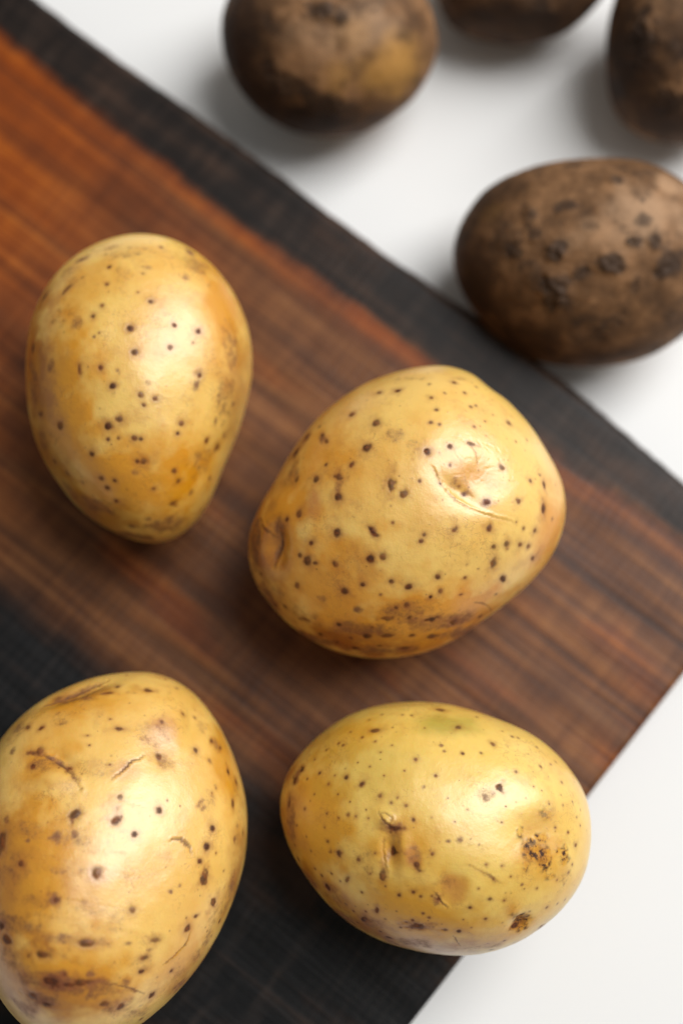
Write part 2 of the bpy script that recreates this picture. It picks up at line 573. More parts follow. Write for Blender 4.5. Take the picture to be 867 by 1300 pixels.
class Potato:
    def __init__(self, outline, center, thick, ground, level, seed, lump=0.02, back=1.0):
        if level not in ICO:
            ICO[level] = ico(level)
        S, self.F = ICO[level]
        self.seed = seed
        c = np.array(center, float)
        d = ray(c[0], c[1]); d /= np.linalg.norm(d)
        w = -d
        u = cr - (cr @ w) * w; u /= np.linalg.norm(u)
        v = np.cross(w, u)
        o = np.array(outline, float)
        e = ray(o[:, 0], o[:, 1])
        tt_ = 1.0 / (e @ d)
        q = e * tt_[:, None] - d
        pu, pv = q @ u, q @ v
        th = np.arctan2(pv, pu); r = np.hypot(pu, pv)
        k_ = np.argsort(th); th, r = th[k_], r[k_]
        T = np.linspace(-math.pi, math.pi, 720, endpoint=False)
        rr = np.interp(T, np.r_[th - 2 * math.pi, th, th + 2 * math.pi], np.r_[r, r, r])
        Fq = np.fft.rfft(rr)
        fil = np.exp(-(np.arange(len(Fq)) / 13.0) ** 4)
        rr = np.fft.irfft(Fq * fil, 720)
        # ellipse-like base for the pole
        Fe = Fq.copy(); Fe[3:] = 0; Fe[1] *= 0.0
        re_ = np.fft.irfft(Fe, 720)
        theta = np.arctan2(S[:, 1], S[:, 0])
        sp_ = np.hypot(S[:, 0], S[:, 1])
        R1 = np.interp(theta, np.r_[T, math.pi], np.r_[rr, rr[0]])
        R0 = np.interp(theta, np.r_[T, math.pi], np.r_[re_, re_[0]])
        wgt = sstep(0.0, 1.0, sp_)
        RR = R0 * (1 - wgt) + R1 * wgt
        h = thick * rr.mean()
        zz = S[:, 2] * h * np.where(S[:, 2] < 0, back, 1.0)
        L = np.stack([RR * S[:, 0], RR * S[:, 1], zz], 1)
        # low lumps, faded at the outline
        nz = fbm(S * 1.7 + seed * 7.7, seed, 3)
        L = L * (1 + lump * nz * np.abs(S[:, 2]) ** 1.0)[:, None]
        W = d + L[:, :1] * u + L[:, 1:2] * v + L[:, 2:] * w
        t = (ground - cam_pos[2]) / W[:, 2].min()
        t *= 1.0006
        P = cam_pos + t * W
        P[:, 2] = np.maximum(P[:, 2], ground + 0.00015)
        self.P, self.u, self.v, self.w, self.t = P, u, v, w, t
        self.ctr = cam_pos + t * d
        self.N = vnormals(P, self.F)
        self.front = np.einsum('ij,ij->i', self.N, cam_pos - P) > 0
        self.px, self.py = project(P)
        self.mpp = t * KPX * (d @ -cz)          # metres per photo pixel at the centre
        n = len(P)
        self.marks = np.zeros((n, 4)); self.tints = np.zeros((n, 4))
        self.disp = np.zeros(n)
        self.ground = ground
        self.wn = fbm((P - self.ctr) / 0.0011, seed + 3, 2)       # edge wobble of marks
        self.wn2 = fbm((P - self.ctr) / 0.0035, seed + 5, 3)
    def at(self, x, y):
        d2 = (self.px - x) ** 2 + (self.py - y) ** 2 + 1e9 * (~self.front)
        return int(np.argmin(d2))
    def near(self, i, rad):
        q = self.P - self.P[i]
        return np.nonzero((np.abs(q) < rad).all(1))[0]
    def dist(self, i, ids, a=1.0, b=1.0, rot=0.0):
        q = self.P[ids] - self.P[i]
        x = q @ self.u; y = q @ self.v; z = q @ self.w
        ca, sa = math.cos(rot), math.sin(rot)
        x, y = ca * x + sa * y, -sa * x + ca * y
        return np.sqrt((x / a) ** 2 + (y / b) ** 2 + z * z)
    def spot(self, x, y, r, kind='', dark=1.0, i=None):
        """lenticel: corky dark dot, r in photo pixels"""
        if i is None:
            i = self.at(x, y)
        hv = (math.sin(x * 12.9898 + y * 78.233 + (i or 0)) * 43758.5453) % 1.0
        rm = r * (0.98 if r > 3.0 else 0.84) * (0.82 + 0.3 * hv) * self.mpp
        dark = dark * (0.72 + 0.28 * ((hv * 7.31) % 1.0))
        a = b = 1.0; rot = 0.0
        if 'w' in kind: a, b = 1.7, 0.75
        if 't' in kind: a, b = 0.7, 1.6
        if 'd' in kind: a, b, rot = 0.6, 1.8, 0.7
        if 'e' in kind: a, b, rot = 0.6, 1.8, -0.7
        ids = self.near(i, rm * 6)
        d_ = self.dist(i, ids, a, b, rot) / rm
        wob = 0.48 if 'i' not in kind else 0.8
        d_ = d_ * (1 + wob * self.wn[ids]) + (0.25 * self.wn2[ids] if 'i' in kind else 0)
        core = sstep(1.12, 0.55, d_)
        ha = np.exp(-(d_ / 1.6) ** 2)
        if 'f' in kind:
            self.marks[ids, 2] = np.maximum(self.marks[ids, 2], ha * 0.8 * dark)
            return
        self.marks[ids, 0] = np.maximum(self.marks[ids, 0], core * dark * (0.95 if r * 1.0 > 3.2 else 0.8))
        self.marks[ids, 1] = np.maximum(self.marks[ids, 1], ha * 0.85 * dark)
        # tiny crater with a corky centre
        self.disp[ids] += rm * (-0.07 * np.exp(-((d_ - 0.75) / 0.35) ** 2) + 0.07 * np.exp(-(d_ / 0.5) ** 2))
    def stain(self, x, y, rx, ry, k=1.0, rot=0.0, ch=2, arr='marks', ragged=0.6):
        i = self.at(x, y)
        ids = self.near(i, max(rx, ry) * self.mpp * 2.2)
        d_ = self.dist(i, ids, rx * self.mpp, ry * self.mpp, rot)
        q = self.P[ids] - self.P[i]
        d_ = np.sqrt(np.maximum(0, d_ ** 2 - (q @ self.w) ** 2) + (q @ self.w / (0.5 * (rx + ry) * self.mpp)) ** 2)
        m = sstep(1.25, 0.25, d_ + ragged * 0.7 * self.wn2[ids]) * k
        A = getattr(self, arr)
        A[ids, ch] = np.maximum(A[ids, ch], m)
    def dent(self, x, y, rx, ry, depth, rot=0.0):
        i = self.at(x, y)
        ids = self.near(i, max(rx, ry) * self.mpp * 3)
        q = self.P[ids] - self.P[i]
        xx, yy = q @ self.u, q @ self.v
        ca, sa = math.cos(rot), math.sin(rot)
        xx, yy = ca * xx + sa * yy, -sa * xx + ca * yy
        g = np.exp(-(xx / (rx * self.mpp)) ** 2 - (yy / (ry * self.mpp)) ** 2 - ((q @ self.w) / (max(rx, ry) * self.mpp)) ** 2)
        self.disp[ids] -= depth * g
    def crease(self, pts, width, depth, ridge=0.0, side=1, dark=0.8, stain=0.3, taper=True):
        """a curved line pressed in the skin; pts in photo pixels"""
        pts = np.array(pts, float)
        seg = np.r_[0, np.cumsum(np.hypot(*np.diff(pts, axis=0).T))]
        n = max(12, int(seg[-1] / 1.5))
        s_ = np.linspace(0, seg[-1], n)
        xs, ys = np.interp(s_, seg, pts[:, 0]), np.interp(s_, seg, pts[:, 1])
        for _ in range(3):
            xs[1:-1] = (xs[:-2] + xs[1:-1] * 2 + xs[2:]) / 4; ys[1:-1] = (ys[:-2] + ys[1:-1] * 2 + ys[2:]) / 4
        I = [self.at(a_, b_) for a_, b_ in zip(xs, ys)]
        C = self.P[I]
        wm = width * 0.8 * self.mpp; depth *= 0.36; ridge *= 0.42; dark *= 0.75
        lo, hi = C.min(0) - wm * 6, C.max(0) + wm * 6
        ids = np.nonzero(((self.P > lo) & (self.P < hi)).all(1))[0]
        Q = self.P[ids]
        best = np.full(len(ids), 1e9); sg = np.zeros(len(ids)); par = np.zeros(len(ids))
        for j in range(len(C) - 1):
            ab = C[j + 1] - C[j]
            l2 = ab @ ab + 1e-18
            tq = np.clip(((Q - C[j]) @ ab) / l2, 0, 1)
            df = Q - C[j] - tq[:, None] * ab
            dd = np.linalg.norm(df, axis=1)
            k_ = dd < best
            best[k_] = dd[k_]
            nrm = np.cross(self.w, ab)
            sg[k_] = np.sign(df[k_] @ nrm)
            par[k_] = (j + tq[k_]) / (len(C) - 1)
        tp = np.sin(np.pi * np.clip(par * 0.9 + 0.05, 0, 1)) ** 0.5 if taper else np.ones(len(ids))
        x = best / wm * (1 + 0.45 * self.wn[ids]) + 0.3 * np.abs(self.wn2[ids])
        self.disp[ids] += tp * (-depth * np.exp(-x ** 2) + ridge * np.exp(-((x - 1.6) / 0.9) ** 2) * (sg * side > 0))
        self.marks[ids, 0] = np.maximum(self.marks[ids, 0], tp * dark * sstep(0.95, 0.3, x + 0.3 * self.wn2[ids]))
        self.marks[ids, 2] = np.maximum(self.marks[ids, 2], tp * stain * np.exp(-(x / 2.6) ** 2))
    def scabs(self, x, y, rx, ry, k=1.0):
        i = self.at(x, y)
        ids = self.near(i, max(rx, ry) * self.mpp * 2)
        q = self.P[ids] - self.P[i]
        d_ = np.sqrt((q @ self.u / (rx * self.mpp)) ** 2 + (q @ self.v / (ry * self.mpp)) ** 2)
        m = sstep(1.2, 0.4, d_ + 0.7 * self.wn2[ids] + 0.5 * self.wn[ids]) * k
        self.tints[ids, 3] = np.maximum(self.tints[ids, 3], m)
        self.disp[ids] += m * 0.00022 * self.wn[ids] + m * 0.00008
    def random_spots(self, n, r0, r1, hidden_only=True, dark=0.9, kinds=('', '', 'f')):
        g = np.random.default_rng(self.seed)
        pool = np.nonzero(~self.front if hidden_only else np.ones(len(self.P), bool))[0]
        pick = g.choice(pool, n, replace=False)
        for i in pick:
            self.spot(0, 0, g.uniform(r0, r1), kinds[g.integers(len(kinds))], dark * g.uniform(0.6, 1), i=i)
    def flecks(self, n):
        g = np.random.default_rng(self.seed + 77)
        pool = np.nonzero(self.front)[0]
        for i in g.choice(pool, n, replace=False):
            self.spot(0, 0, g.uniform(0.8, 1.5), '', g.uniform(0.25, 0.7), i=i)
    def build(self, name, mat, label, category, group):
        fine = fbm((self.P - self.ctr) / 0.006, self.seed + 11, 3) * 0.00010
        P = self.P + self.N * (self.disp + fine)[:, None]
        P[:, 2] = np.maximum(P[:, 2], self.ground + 0.0001)
        base = np.array([self.ctr[0], self.ctr[1], self.ground])
        o = mesh_object(name, P - base, self.F, mat)
        o.location = base
        add_attr(o, 'marks', self.marks)
        add_attr(o, 'tints', self.tints)
        o['label'] = label; o['category'] = category; o['group'] = group
        return o

def crop(sc, ox, oy):
    return lambda pts: [(ox + p[0] / sc, oy + p[1] / sc) for p in pts]

def put_spots(p, sc, ox, oy, data):
    for item in data:
        x, y, r = item[:3]
        kind = item[3] if len(item) > 3 else ''
        p.spot(ox + x / sc, oy + y / sc, r / sc, kind)

GY = 'washed yellow potatoes on the wooden board'
GD = 'unwashed brown potatoes on the white table'

# ---- egg-shaped potato at the red end of the board
sc, ox, oy = 2.709, 20, 280
C = crop(sc, ox, oy)
p = Potato(C([(450,42),(520,60),(600,90),(690,170),(760,270),(800,380),(812,480),(800,590),(774,690),(732,800),(694,890),(652,990),
              (588,1066),(500,1108),(420,1100),(345,1070),(255,1022),(180,940),(110,840),(65,740),(45,640),(38,500),(42,400),(75,290),
              (130,190),(210,115),(300,70),(380,48)]), C([(415, 640)])[0], 0.86, BOARD_TOP, 8, 1)
for s_ in [(400,110,130,40,.35),(620,140,70,60,.5),(205,350,34,30,.5),(120,500,26,46,.75),(740,430,50,110,.5),(720,620,60,120,.45),
           (180,180,60,40,.4),(330,90,60,25,.4),(150,330,60,70,.28),(640,830,60,80,.4),(280,980,120,50,.5),(520,1050,130,46,.65),(400,1085,120,24,.7),(60,600,26,130,.5),(90,760,36,90,.5),(180,920,60,60,.45),
           (365,180,30,80,.28),(130,760,50,90,.3),(455,555,14,14,.5),(415,865,18,14,.5),(450,160,26,16,.45),(585,190,18,14,.5)]:
    x, y = C([s_[:2]])[0]
    p.stain(x, y, s_[2]/sc, s_[3]/sc, s_[4])
for s_ in [(120,600,190,400,.8),(400,920,330,220,.7),(720,330,90,220,.6),(250,200,150,110,.5)]:
    x, y = C([s_[:2]])[0]
    p.stain(x, y, s_[2]/sc, s_[3]/sc, s_[4], ch=1, arr='tints', ragged=0.8)
for s_ in [(70,560,80,300,.7),(270,1010,240,90,.8),(770,560,60,260,.5),(150,860,110,110,.55)]:
    x, y = C([s_[:2]])[0]
    p.stain(x, y, s_[2]/sc, s_[3]/sc, s_[4], ch=2, arr='tints', ragged=0.9)
p.dent(*C([(240, 250)])[0], 50, 40, 0.0006)
p.dent(*C([(600, 120)])[0], 26, 20, 0.0008)
p.dent(*C([(690, 780)])[0], 22, 34, 0.0004)
put_spots(p, sc, ox, oy, [(228,130,13,'fw'),(322,158,7),(228,188,7,'f'),(312,214,8),(172,232,13,'e'),(98,262,15,'e'),(435,180,6),(420,243,6),
    (465,278,12),(293,288,8),(265,327,10),(392,370,11),(287,386,5),(583,195,9,'f'),(547,358,9),(627,382,12),(533,432,10),(414,453,12),
    (60,438,16,'t'),(218,508,13,'t'),(292,503,12),(332,568,13),(427,597,12),(477,613,10),(440,635,8),(632,530,12),(85,665,15,'w'),(152,707,19),
    (357,682,12),(316,709,14),(317,751,7),(355,748,7),(408,746,9),(430,752,10),(569,697,11),(558,731,9),(657,755,9),(697,780,17),(262,803,11),
    (420,826,11),(437,830,15),(293,887,12),(341,892,8),(313,921,10),(547,860,9),(560,898,9),(477,921,7),(347,964,10),(540,973,11,'i'),
    (602,938,9,'f'),(134,828,9),(753,480,18,'f'),(748,630,12,'f'),(690,690,9,'f'),(320,1000,10,'f'),(455,1030,10,'f'),(668,885,10,'f'),
    (720,740,14,'f'),(640,1000,10,'f'),(540,1060,9,'f'),(610,420,8,'f'),(620,560,12,'f'),(350,510,7,'f'),(270,400,6,'f'),(700,600,7,'f'),
    (500,90,8,'f'),(600,100,16,'f'),(180,870,9,'f'),(230,900,7,'f'),(400,1050,9,'f')])
p.random_spots(45, 3, 6)
skin1 = mat_skin('yellow_skin_egg', lin(236, 196, 102), lin(214, 146, 12), 1)
p.flecks(60)
p.build('yellow_potato', skin1, 'smooth egg-shaped yellow potato with small dark dots at the reddest part of the board', 'potato', GY)

# ---- rounded potato in the middle
sc, ox, oy = 1.9705, 300, 450
C = crop(sc, ox, oy)
p = Potato(C([(500,28),(570,38),(630,75),(690,130),(750,200),(790,270),(820,340),(822,400),(805,470),(760,540),(700,600),(620,660),(540,715),
              (480,742),(400,757),(320,757),(230,735),(160,695),(100,640),(55,580),(33,520),(33,470),(48,400),(90,340),(130,260),(180,190),
              (250,120),(330,70),(420,40)]), C([(425, 400)])[0], 0.82, BOARD_TOP, 8, 2)
for s_ in [(400,205,40,24,.42),(420,640,90,30,.5),(500,670,150,26,.65),(330,690,110,28,.6),(560,660,60,26,.7),(170,650,60,40,.45),
           (100,440,34,34,.6),(215,212,14,32,.8),(175,210,12,26,.7),(150,245,16,34,.7),(430,60,60,14,.35),(560,60,50,14,.35),(100,600,40,50,.35),
           (560,320,34,26,.35),(630,372,20,14,.5),(580,350,22,14,.5),(440,220,20,16,.35),(470,420,50,26,.2),(650,650,40,14,.6),(700,600,40,16,.5),
           (760,500,26,40,.3),(45,480,30,110,.7),(80,610,44,70,.7),(200,715,110,28,.8),(360,742,130,20,.8),(560,695,110,22,.8),(140,300,36,60,.5),(690,625,60,20,.6),(250,560,70,40,.25),(610,140,40,20,.22),(340,440,14,22,.6),(190,310,26,20,.35),(255,330,18,34,.5)]:
    x, y = C([s_[:2]])[0]
    p.stain(x, y, s_[2]/sc, s_[3]/sc, s_[4])
for s_ in [(595,310,80,60,.45),(220,580,220,170,.7),(100,450,110,210,.85),(430,680,330,110,.9),(790,430,60,150,.6),(200,250,120,110,.45)]:
    x, y = C([s_[:2]])[0]
    p.stain(x, y, s_[2]/sc, s_[3]/sc, s_[4], ch=1, arr='tints', ragged=0.8)
for s_ in [(60,500,70,150,.85),(300,725,260,60,.9),(130,280,60,130,.65),(620,680,140,50,.7),(110,620,90,80,.6)]:
    x, y = C([s_[:2]])[0]
    p.stain(x, y, s_[2]/sc, s_[3]/sc, s_[4], ch=2, arr='tints', ragged=0.9)
p.stain(*C([(195, 370)])[0], 12, 26, 0.8, ch=3, ragged=0.5)
p.stain(*C([(110, 440)])[0], 14, 12, 0.7, ch=3, ragged=0.5)
p.stain(*C([(600, 300)])[0], 26, 18, 0.2, ch=3, ragged=0.8)
p.dent(*C([(598, 318)])[0], 34, 26, 0.0011, 0.5)
p.dent(*C([(560, 345)])[0], 30, 9, 0.0007, -0.6)
p.dent(*C([(95, 480)])[0], 14, 24, 0.0022)
p.dent(*C([(640, 70)])[0], 24, 14, 0.0005)
p.crease(C([(492,280),(512,325),(545,362),(590,388),(640,405),(690,418)]), 1.7, 0.00030, 0.00045, 1, 0.3, 0.3)
p.crease(C([(505,300),(525,340),(560,372),(610,396)]), 1.3, 0.0002, 0.00025, -1, 0.2, 0.3)
p.crease(C([(585,225),(600,245),(607,275)]), 1.0, 0.00018, 0.0001, 1, 0.55, 0.3)
p.crease(C([(540,235),(560,262),(575,300)]), 0.9, 0.00012, 0.0001, 1, 0.1, 0.2)
p.crease(C([(100,440),(96,470),(92,500),(90,535)]), 3.2, 0.0007, 0.0004, 1, 0.75, 0.6)
p.crease(C([(60,410),(70,440),(90,460)]), 2.2, 0.0004, 0.0004, 1, 0.3, 0.5)
p.crease(C([(594,622),(615,622),(632,632),(640,645)]), 1.1, 0.0002, 0.0001, 1, 0.9, 0.5)
g_ = np.random.default_rng(12)
for _ in range(46):                       # wrinkles fanning out round the eye
    a_ = g_.uniform(0, 2 * math.pi); r_ = g_.uniform(12, 95)
    x_, y_ = 602 + r_ * math.cos(a_), 285 + 0.8 * r_ * math.sin(a_)
    a_ += g_.normal(0, 0.5) + (math.pi / 2 if g_.random() < 0.35 else 0); l_ = g_.uniform(8, 26)
    p.crease(C([(x_, y_), (x_ + l_ * math.cos(a_) * 0.5 + g_.normal(0, 2), y_ + l_ * math.sin(a_) * 0.5 + g_.normal(0, 2)), (x_ + l_ * math.cos(a_), y_ + l_ * math.sin(a_))]),
             g_.uniform(0.6, 1.1), 0.00016, 0.00012, 1, 0.0, 0.10)
put_spots(p, sc, ox, oy, [(358,95,9),(403,90,8),(288,150,10),(350,171,11),(323,232,13),(489,107,7),(483,73,4),(499,137,5),(488,169,5),(510,175,4),
    (478,242,13,'i'),(533,229,7),(586,224,9,'iw'),(597,180,5),(623,167,4),(682,171,6),(700,218,4),(726,214,5),(287,275,9),(225,275,6),(152,312,9),
    (199,313,10),(256,306,12,'i'),(255,355,11),(385,323,14,'it'),(419,350,10),(458,316,4),(157,397,10),(126,411,8),(535,277,5),(667,283,8,'i'),
    (737,316,6),(770,326,7,'t'),(706,370,8,'i'),(769,385,10,'t'),(562,326,5),(575,350,6,'i'),(630,371,7,'i'),(512,322,5),(254,444,11),(187,474,8),
    (390,421,5),(387,379,4,'f'),(340,443,9,'di'),(471,451,6),(462,468,6),(543,440,6),(551,435,5),(633,436,10),(718,434,5),(746,440,8),(676,473,7),
    (710,476,7),(731,479,6),(644,481,7),(678,485,5,'f'),(741,511,9,'d'),(645,524,11,'t'),(668,563,12,'d'),(334,512,10),(366,507,9),(160,503,8),(177,518,11),
    (247,526,9),(198,522,6,'w'),(151,580,9),(269,594,11),(316,575,8),(386,567,6),(433,580,8),(505,557,8),(573,560,5),(510,592,6),(487,607,7),
    (562,602,4,'w'),(428,628,8),(98,628,7),(121,631,6),(171,661,11,'wi'),(256,675,9),(376,661,12,'wi'),(477,665,13,'wi'),(400,632,6),(431,660,7,'i'),
    (326,704,9),(376,704,10,'w'),(438,703,8),(487,705,12,'wi'),(340,684,6),(286,710,6),(252,720,9,'e'),(545,670,14,'wi'),(610,655,10,'i'),(720,577,6,'f'),
    (217,612,8,'f'),(575,527,5,'f'),(700,420,4),(760,300,4),(790,410,5,'f'),(570,95,5),(545,70,6),(600,80,5),(585,130,4),(600,128,4),(640,150,4,'f'),
    (520,95,4,'f'),(450,60,5,'f'),(215,200,9,'d'),(225,215,8,'d'),(175,205,10,'i'),(150,245,13,'i'),(63,550,6),(80,590,6,'f'),(208,180,5),(300,640,6,'f'),
    (360,600,4,'f'),(560,640,6,'f'),(590,690,7,'f'),(420,735,8,'w'),(300,735,8,'w'),(360,730,7,'w'),(210,700,8,'i'),(490,740,7,'f'),(650,600,5,'f')])
p.random_spots(50, 3, 7)
skin2 = mat_skin('yellow_skin_round', lin(238, 197, 104), lin(215, 144, 14), 2)
p.flecks(90)
p.build('yellow_potato', skin2, 'rounded yellow potato amid the board with shiny creased eye and many dark spots', 'potato', GY)

# ---- large potato near the dark long side
sc, ox, oy = 2.627, 0, 840
C = crop(sc, ox, oy)
p = Potato(C([(400,42),(480,36),(560,50),(640,100),(710,190),(760,280),(800,390),(822,500),(822,580),(805,700),(770,810),(720,920),(660,1020),
              (590,1100),(520,1170),(470,1209),(370,1265),(260,1290),(160,1265),(70,1209),(0,1120),(-60,1000),(-100,860),(-112,700),(-98,550),
              (-62,390),(0,270),(60,190),(120,145),(200,100),(300,60)]), C([(280, 770)])[0], 0.82, BOARD_TOP, 8, 3)
for s_ in [(160,340,90,50,.45),(60,700,110,60,.4),(60,880,140,40,.55),(250,930,170,26,.45),(180,1075,170,36,.65),(330,1085,130,30,.55),(120,1130,90,40,.55),
           (400,1150,90,40,.4),(680,220,30,70,.35),(720,280,34,40,.5),(700,470,40,60,.32),(720,850,40,80,.35),(660,980,60,60,.35),(90,560,110,40,.35),
           (240,600,120,30,.3),(330,360,70,40,.3),(520,240,70,60,.3),(560,330,40,40,.4),(240,120,140,24,.55),(60,230,60,60,.4),(120,800,150,30,.42),
           (480,1000,60,40,.35),(600,1040,60,50,.35),(300,830,120,24,.28),(230,700,130,24,.3),(450,1180,100,26,.4),(790,560,16,60,.35),(770,760,24,100,.5),(690,930,36,80,.5),(600,1080,60,40,.55),(80,1160,80,40,.5),(30,980,60,60,.4),(200,200,40,24,.3)]:
    x, y = C([s_[:2]])[0]
    p.stain(x, y, s_[2]/sc, s_[3]/sc, s_[4], rot=-0.12)
for s_ in [(80,740,210,300,.8),(200,1060,280,170,.85),(750,330,70,220,.6),(600,1020,180,150,.6),(150,340,150,90,.55),(300,130,220,70,.4)]:
    x, y = C([s_[:2]])[0]
    p.stain(x, y, s_[2]/sc, s_[3]/sc, s_[4], ch=1, arr='tints', ragged=0.8)
for s_ in [(20,760,120,260,.45),(120,1120,240,110,.6),(260,100,170,40,.6),(785,740,46,280,.6),(640,1040,140,110,.6)]:
    x, y = C([s_[:2]])[0]
    p.stain(x, y, s_[2]/sc, s_[3]/sc, s_[4], ch=2, arr='tints', ragged=0.9)
p.stain(*C([(545, 240)])[0], 22, 34, 0.55, ch=3, ragged=0.9)
p.stain(*C([(420, 370)])[0], 26, 12, 0.5, ch=3, ragged=0.9)
p.dent(*C([(190, 400)])[0], 26, 18, -0.0006)
p.dent(*C([(215, 335)])[0], 24, 10, 0.0010, -0.6)
p.dent(*C([(650, 190)])[0], 14, 40, 0.0010, -0.3)
p.dent(*C([(250, 105)])[0], 46, 8, 0.0012, 0.35)
p.dent(*C([(540, 290)])[0], 20, 26, 0.0006)
p.crease(C([(90,300),(150,315),(210,345),(250,390),(268,425)]), 2.8, 0.0005, 0.0004, 1, 0.55, 0.7)
p.crease(C([(365,58),(270,90),(200,118),(130,150)]), 2.8, 0.0006, 0.0004, 1, 0.55, 0.8)
p.crease(C([(350,72),(270,110),(180,140)]), 1.6, 0.0003, 0.0002, -1, 0.5, 0.5)
p.crease(C([(482,314),(462,326),(440,330),(425,350),(375,392)]), 1.5, 0.0003, 0.0002, 1, 0.8, 0.5)
p.crease(C([(565,600),(590,590),(615,603),(632,622),(640,645)]), 1.7, 0.0005, 0.0004, 1, 0.65, 0.5)
p.crease(C([(580,585),(605,588),(630,606),(640,628)]), 1.0, 0.0003, 0.0002, 1, 0.5, 0.3)
p.crease(C([(636,905),(622,940),(585,980),(543,1015)]), 1.2, 0.0003, 0.0003, 1, 0.65, 0.4)
p.crease(C([(370,1078),(425,1088),(480,1110)]), 1.6, 0.0003, 0.0002, 1, 0.7, 0.6)
p.crease(C([(400,460),(450,480),(520,496)]), 0.9, 0.0001, 0.0001, 1, 0.0, 0.35)
for c_ in [[(60,520),(150,560),(240,575)],[(100,640),(200,660),(280,690)],[(150,790),(260,800),(420,830)],[(60,900),(180,930),(290,940)],[(160,960),(260,1010),(380,1020)],[(300,880),(400,900),(510,925)],[(230,620),(330,640),(430,640)],[(40,840),(140,850),(260,870)],[(330,690),(430,720),(500,720)]]:
    p.crease(C(c_), 2.4, 0.00004, 0.0, 1, 0.0, 0.26)
put_spots(p, sc, ox, oy, [(93,217,13,'d'),(137,225,10),(391,82,9),(362,104,8,'w'),(340,110,9,'fw'),(495,97,12,'wi'),(398,226,9,'w'),(295,247,7,'w'),(295,280,5),
    (370,192,5),(132,300,13),(98,306,12,'w'),(235,352,9),(112,352,10,'i'),(366,348,5,'w'),(533,314,14,'i'),(400,452,13,'i'),(532,494,14),(656,295,11),(613,171,8),
    (658,176,6),(704,265,10,'e'),(735,288,10,'e'),(762,367,9,'t'),(789,402,11,'t'),(705,440,7,'i'),(775,473,12,'t'),(668,472,11,'fe'),(680,490,10,'fe'),(709,556,13),
    (687,621,17),(665,667,9),(679,722,15,'i'),(721,640,4),(711,806,14,'i'),(783,595,9,'f'),(810,575,7,'t'),(733,866,11,'i'),(625,893,15),(382,534,17,'i'),(449,577,14),
    (248,510,18,'i'),(192,583,14,'f'),(245,580,9,'f'),(95,600,7,'f'),(5,600,26,'t'),(322,706,19),(178,799,17,'f'),(185,798,12,'i'),(443,831,12),(292,940,20,'w'),(140,980,21,'wi'),
    (518,931,14,'w'),(482,990,11,'w'),(570,1034,11),(474,1038,11,'w'),(507,1118,14,'i'),(107,1118,20,'i'),(155,1148,15,'w'),(422,1072,14,'f'),(400,1152,12,'i'),
    (345,1145,10,'wi'),(300,1045,10,'wf'),(275,1072,16,'wi'),(170,1070,19,'wi'),(5,885,15),(20,930,18,'w'),(622,858,5),(652,852,8,'w'),(720,420,7,'f'),(700,330,8,'f'),
    (540,200,8,'i'),(600,750,7,'f'),(570,770,6,'f'),(740,840,7,'f'),(690,900,6,'f'),(640,1060,8,'f'),(610,1080,7,'f'),(560,1140,9,'i'),(430,940,7,'fw'),(500,960,7,'fw'),
    (30,690,16,'fw'),(70,680,9,'i'),(20,530,9,'f'),(45,1010,14,'fw'),(230,1080,10,'wi'),(210,1040,12,'fw'),(300,1105,12,'fi'),(470,1195,9,'i'),(420,45,5),(550,60,6,'f'),
    (590,90,7,'f'),(190,175,6,'f'),(205,210,9,'fw'),(280,130,5,'f'),(430,140,5,'f'),(40,300,8,'f'),(745,700,6,'f'),(660,760,5,'f'),(600,480,5,'f'),(555,465,4),(760,900,7,'f')])
p.random_spots(50, 3, 7)
skin3 = mat_skin('yellow_skin_large', lin(237, 195, 104), lin(212, 147, 24), 3)
p.flecks(110)
p.build('yellow_potato', skin3, 'largest yellow potato with orange streaks and coarse dark spots on the black board side', 'potato', GY)

# ---- oval potato over the sawn end
sc, ox, oy = 2.0163, 340, 880
C = crop(sc, ox, oy)
p = Potato(C([(350,25),(430,27),(520,45),(600,75),(680,110),(740,160),(790,220),(815,270),(826,350),(820,430),(795,500),(740,565),(670,620),(600,655),
              (520,670),(440,668),(350,652),(270,625),(200,580),(140,525),(90,455),(50,380),(33,310),(36,250),(60,190),(110,130),(170,80),(250,42)]),
           C([(425, 345)])[0], 0.80, BOARD_TOP, 8, 4)
for s_ in [(318,345,34,20,.6),(375,425,20,34,.45),(300,440,16,60,.4),(385,598,44,20,.75),(265,590,60,24,.5),(60,330,20,90,.6),(110,480,40,50,.5),(200,575,60,24,.6),(360,640,110,16,.55),(170,520,40,40,.35),(75,210,18,50,.6),(55,280,14,40,.6),
           (320,640,60,14,.6),(648,590,26,24,.8),(700,600,24,14,.6),(690,415,50,40,.4),(560,262,26,20,.4),(240,233,14,12,.4),(182,411,18,12,.6),(430,530,16,26,.5),
           (540,650,90,14,.35),(90,140,60,30,.3),(250,440,40,50,.28),(360,30,120,14,.3),(720,300,40,40,.25),(290,270,30,16,.25),(760,480,30,60,.25)]:
    x, y = C([s_[:2]])[0]
    p.stain(x, y, s_[2]/sc, s_[3]/sc, s_[4])
for s_ in [(110,340,130,220,.8),(320,580,320,120,.7),(470,520,60,70,.55),(700,420,90,90,.4),(330,380,90,100,.45),(620,620,160,60,.5),(200,110,120,70,.4)]:
    x, y = C([s_[:2]])[0]
    p.stain(x, y, s_[2]/sc, s_[3]/sc, s_[4], ch=1, arr='tints', ragged=0.8)
for s_ in [(220,590,200,80,.8),(55,320,56,150,.75),(420,650,240,40,.65),(110,480,80,80,.6)]:
    x, y = C([s_[:2]])[0]
    p.stain(x, y, s_[2]/sc, s_[3]/sc, s_[4], ch=2, arr='tints', ragged=0.9)
p.stain(*C([(460, 80)])[0], 52, 20, 0.8, ch=0, arr='tints', ragged=0.5)
p.stain(*C([(250, 200)])[0], 80, 50, 0.22, ch=0, arr='tints', ragged=0.9)
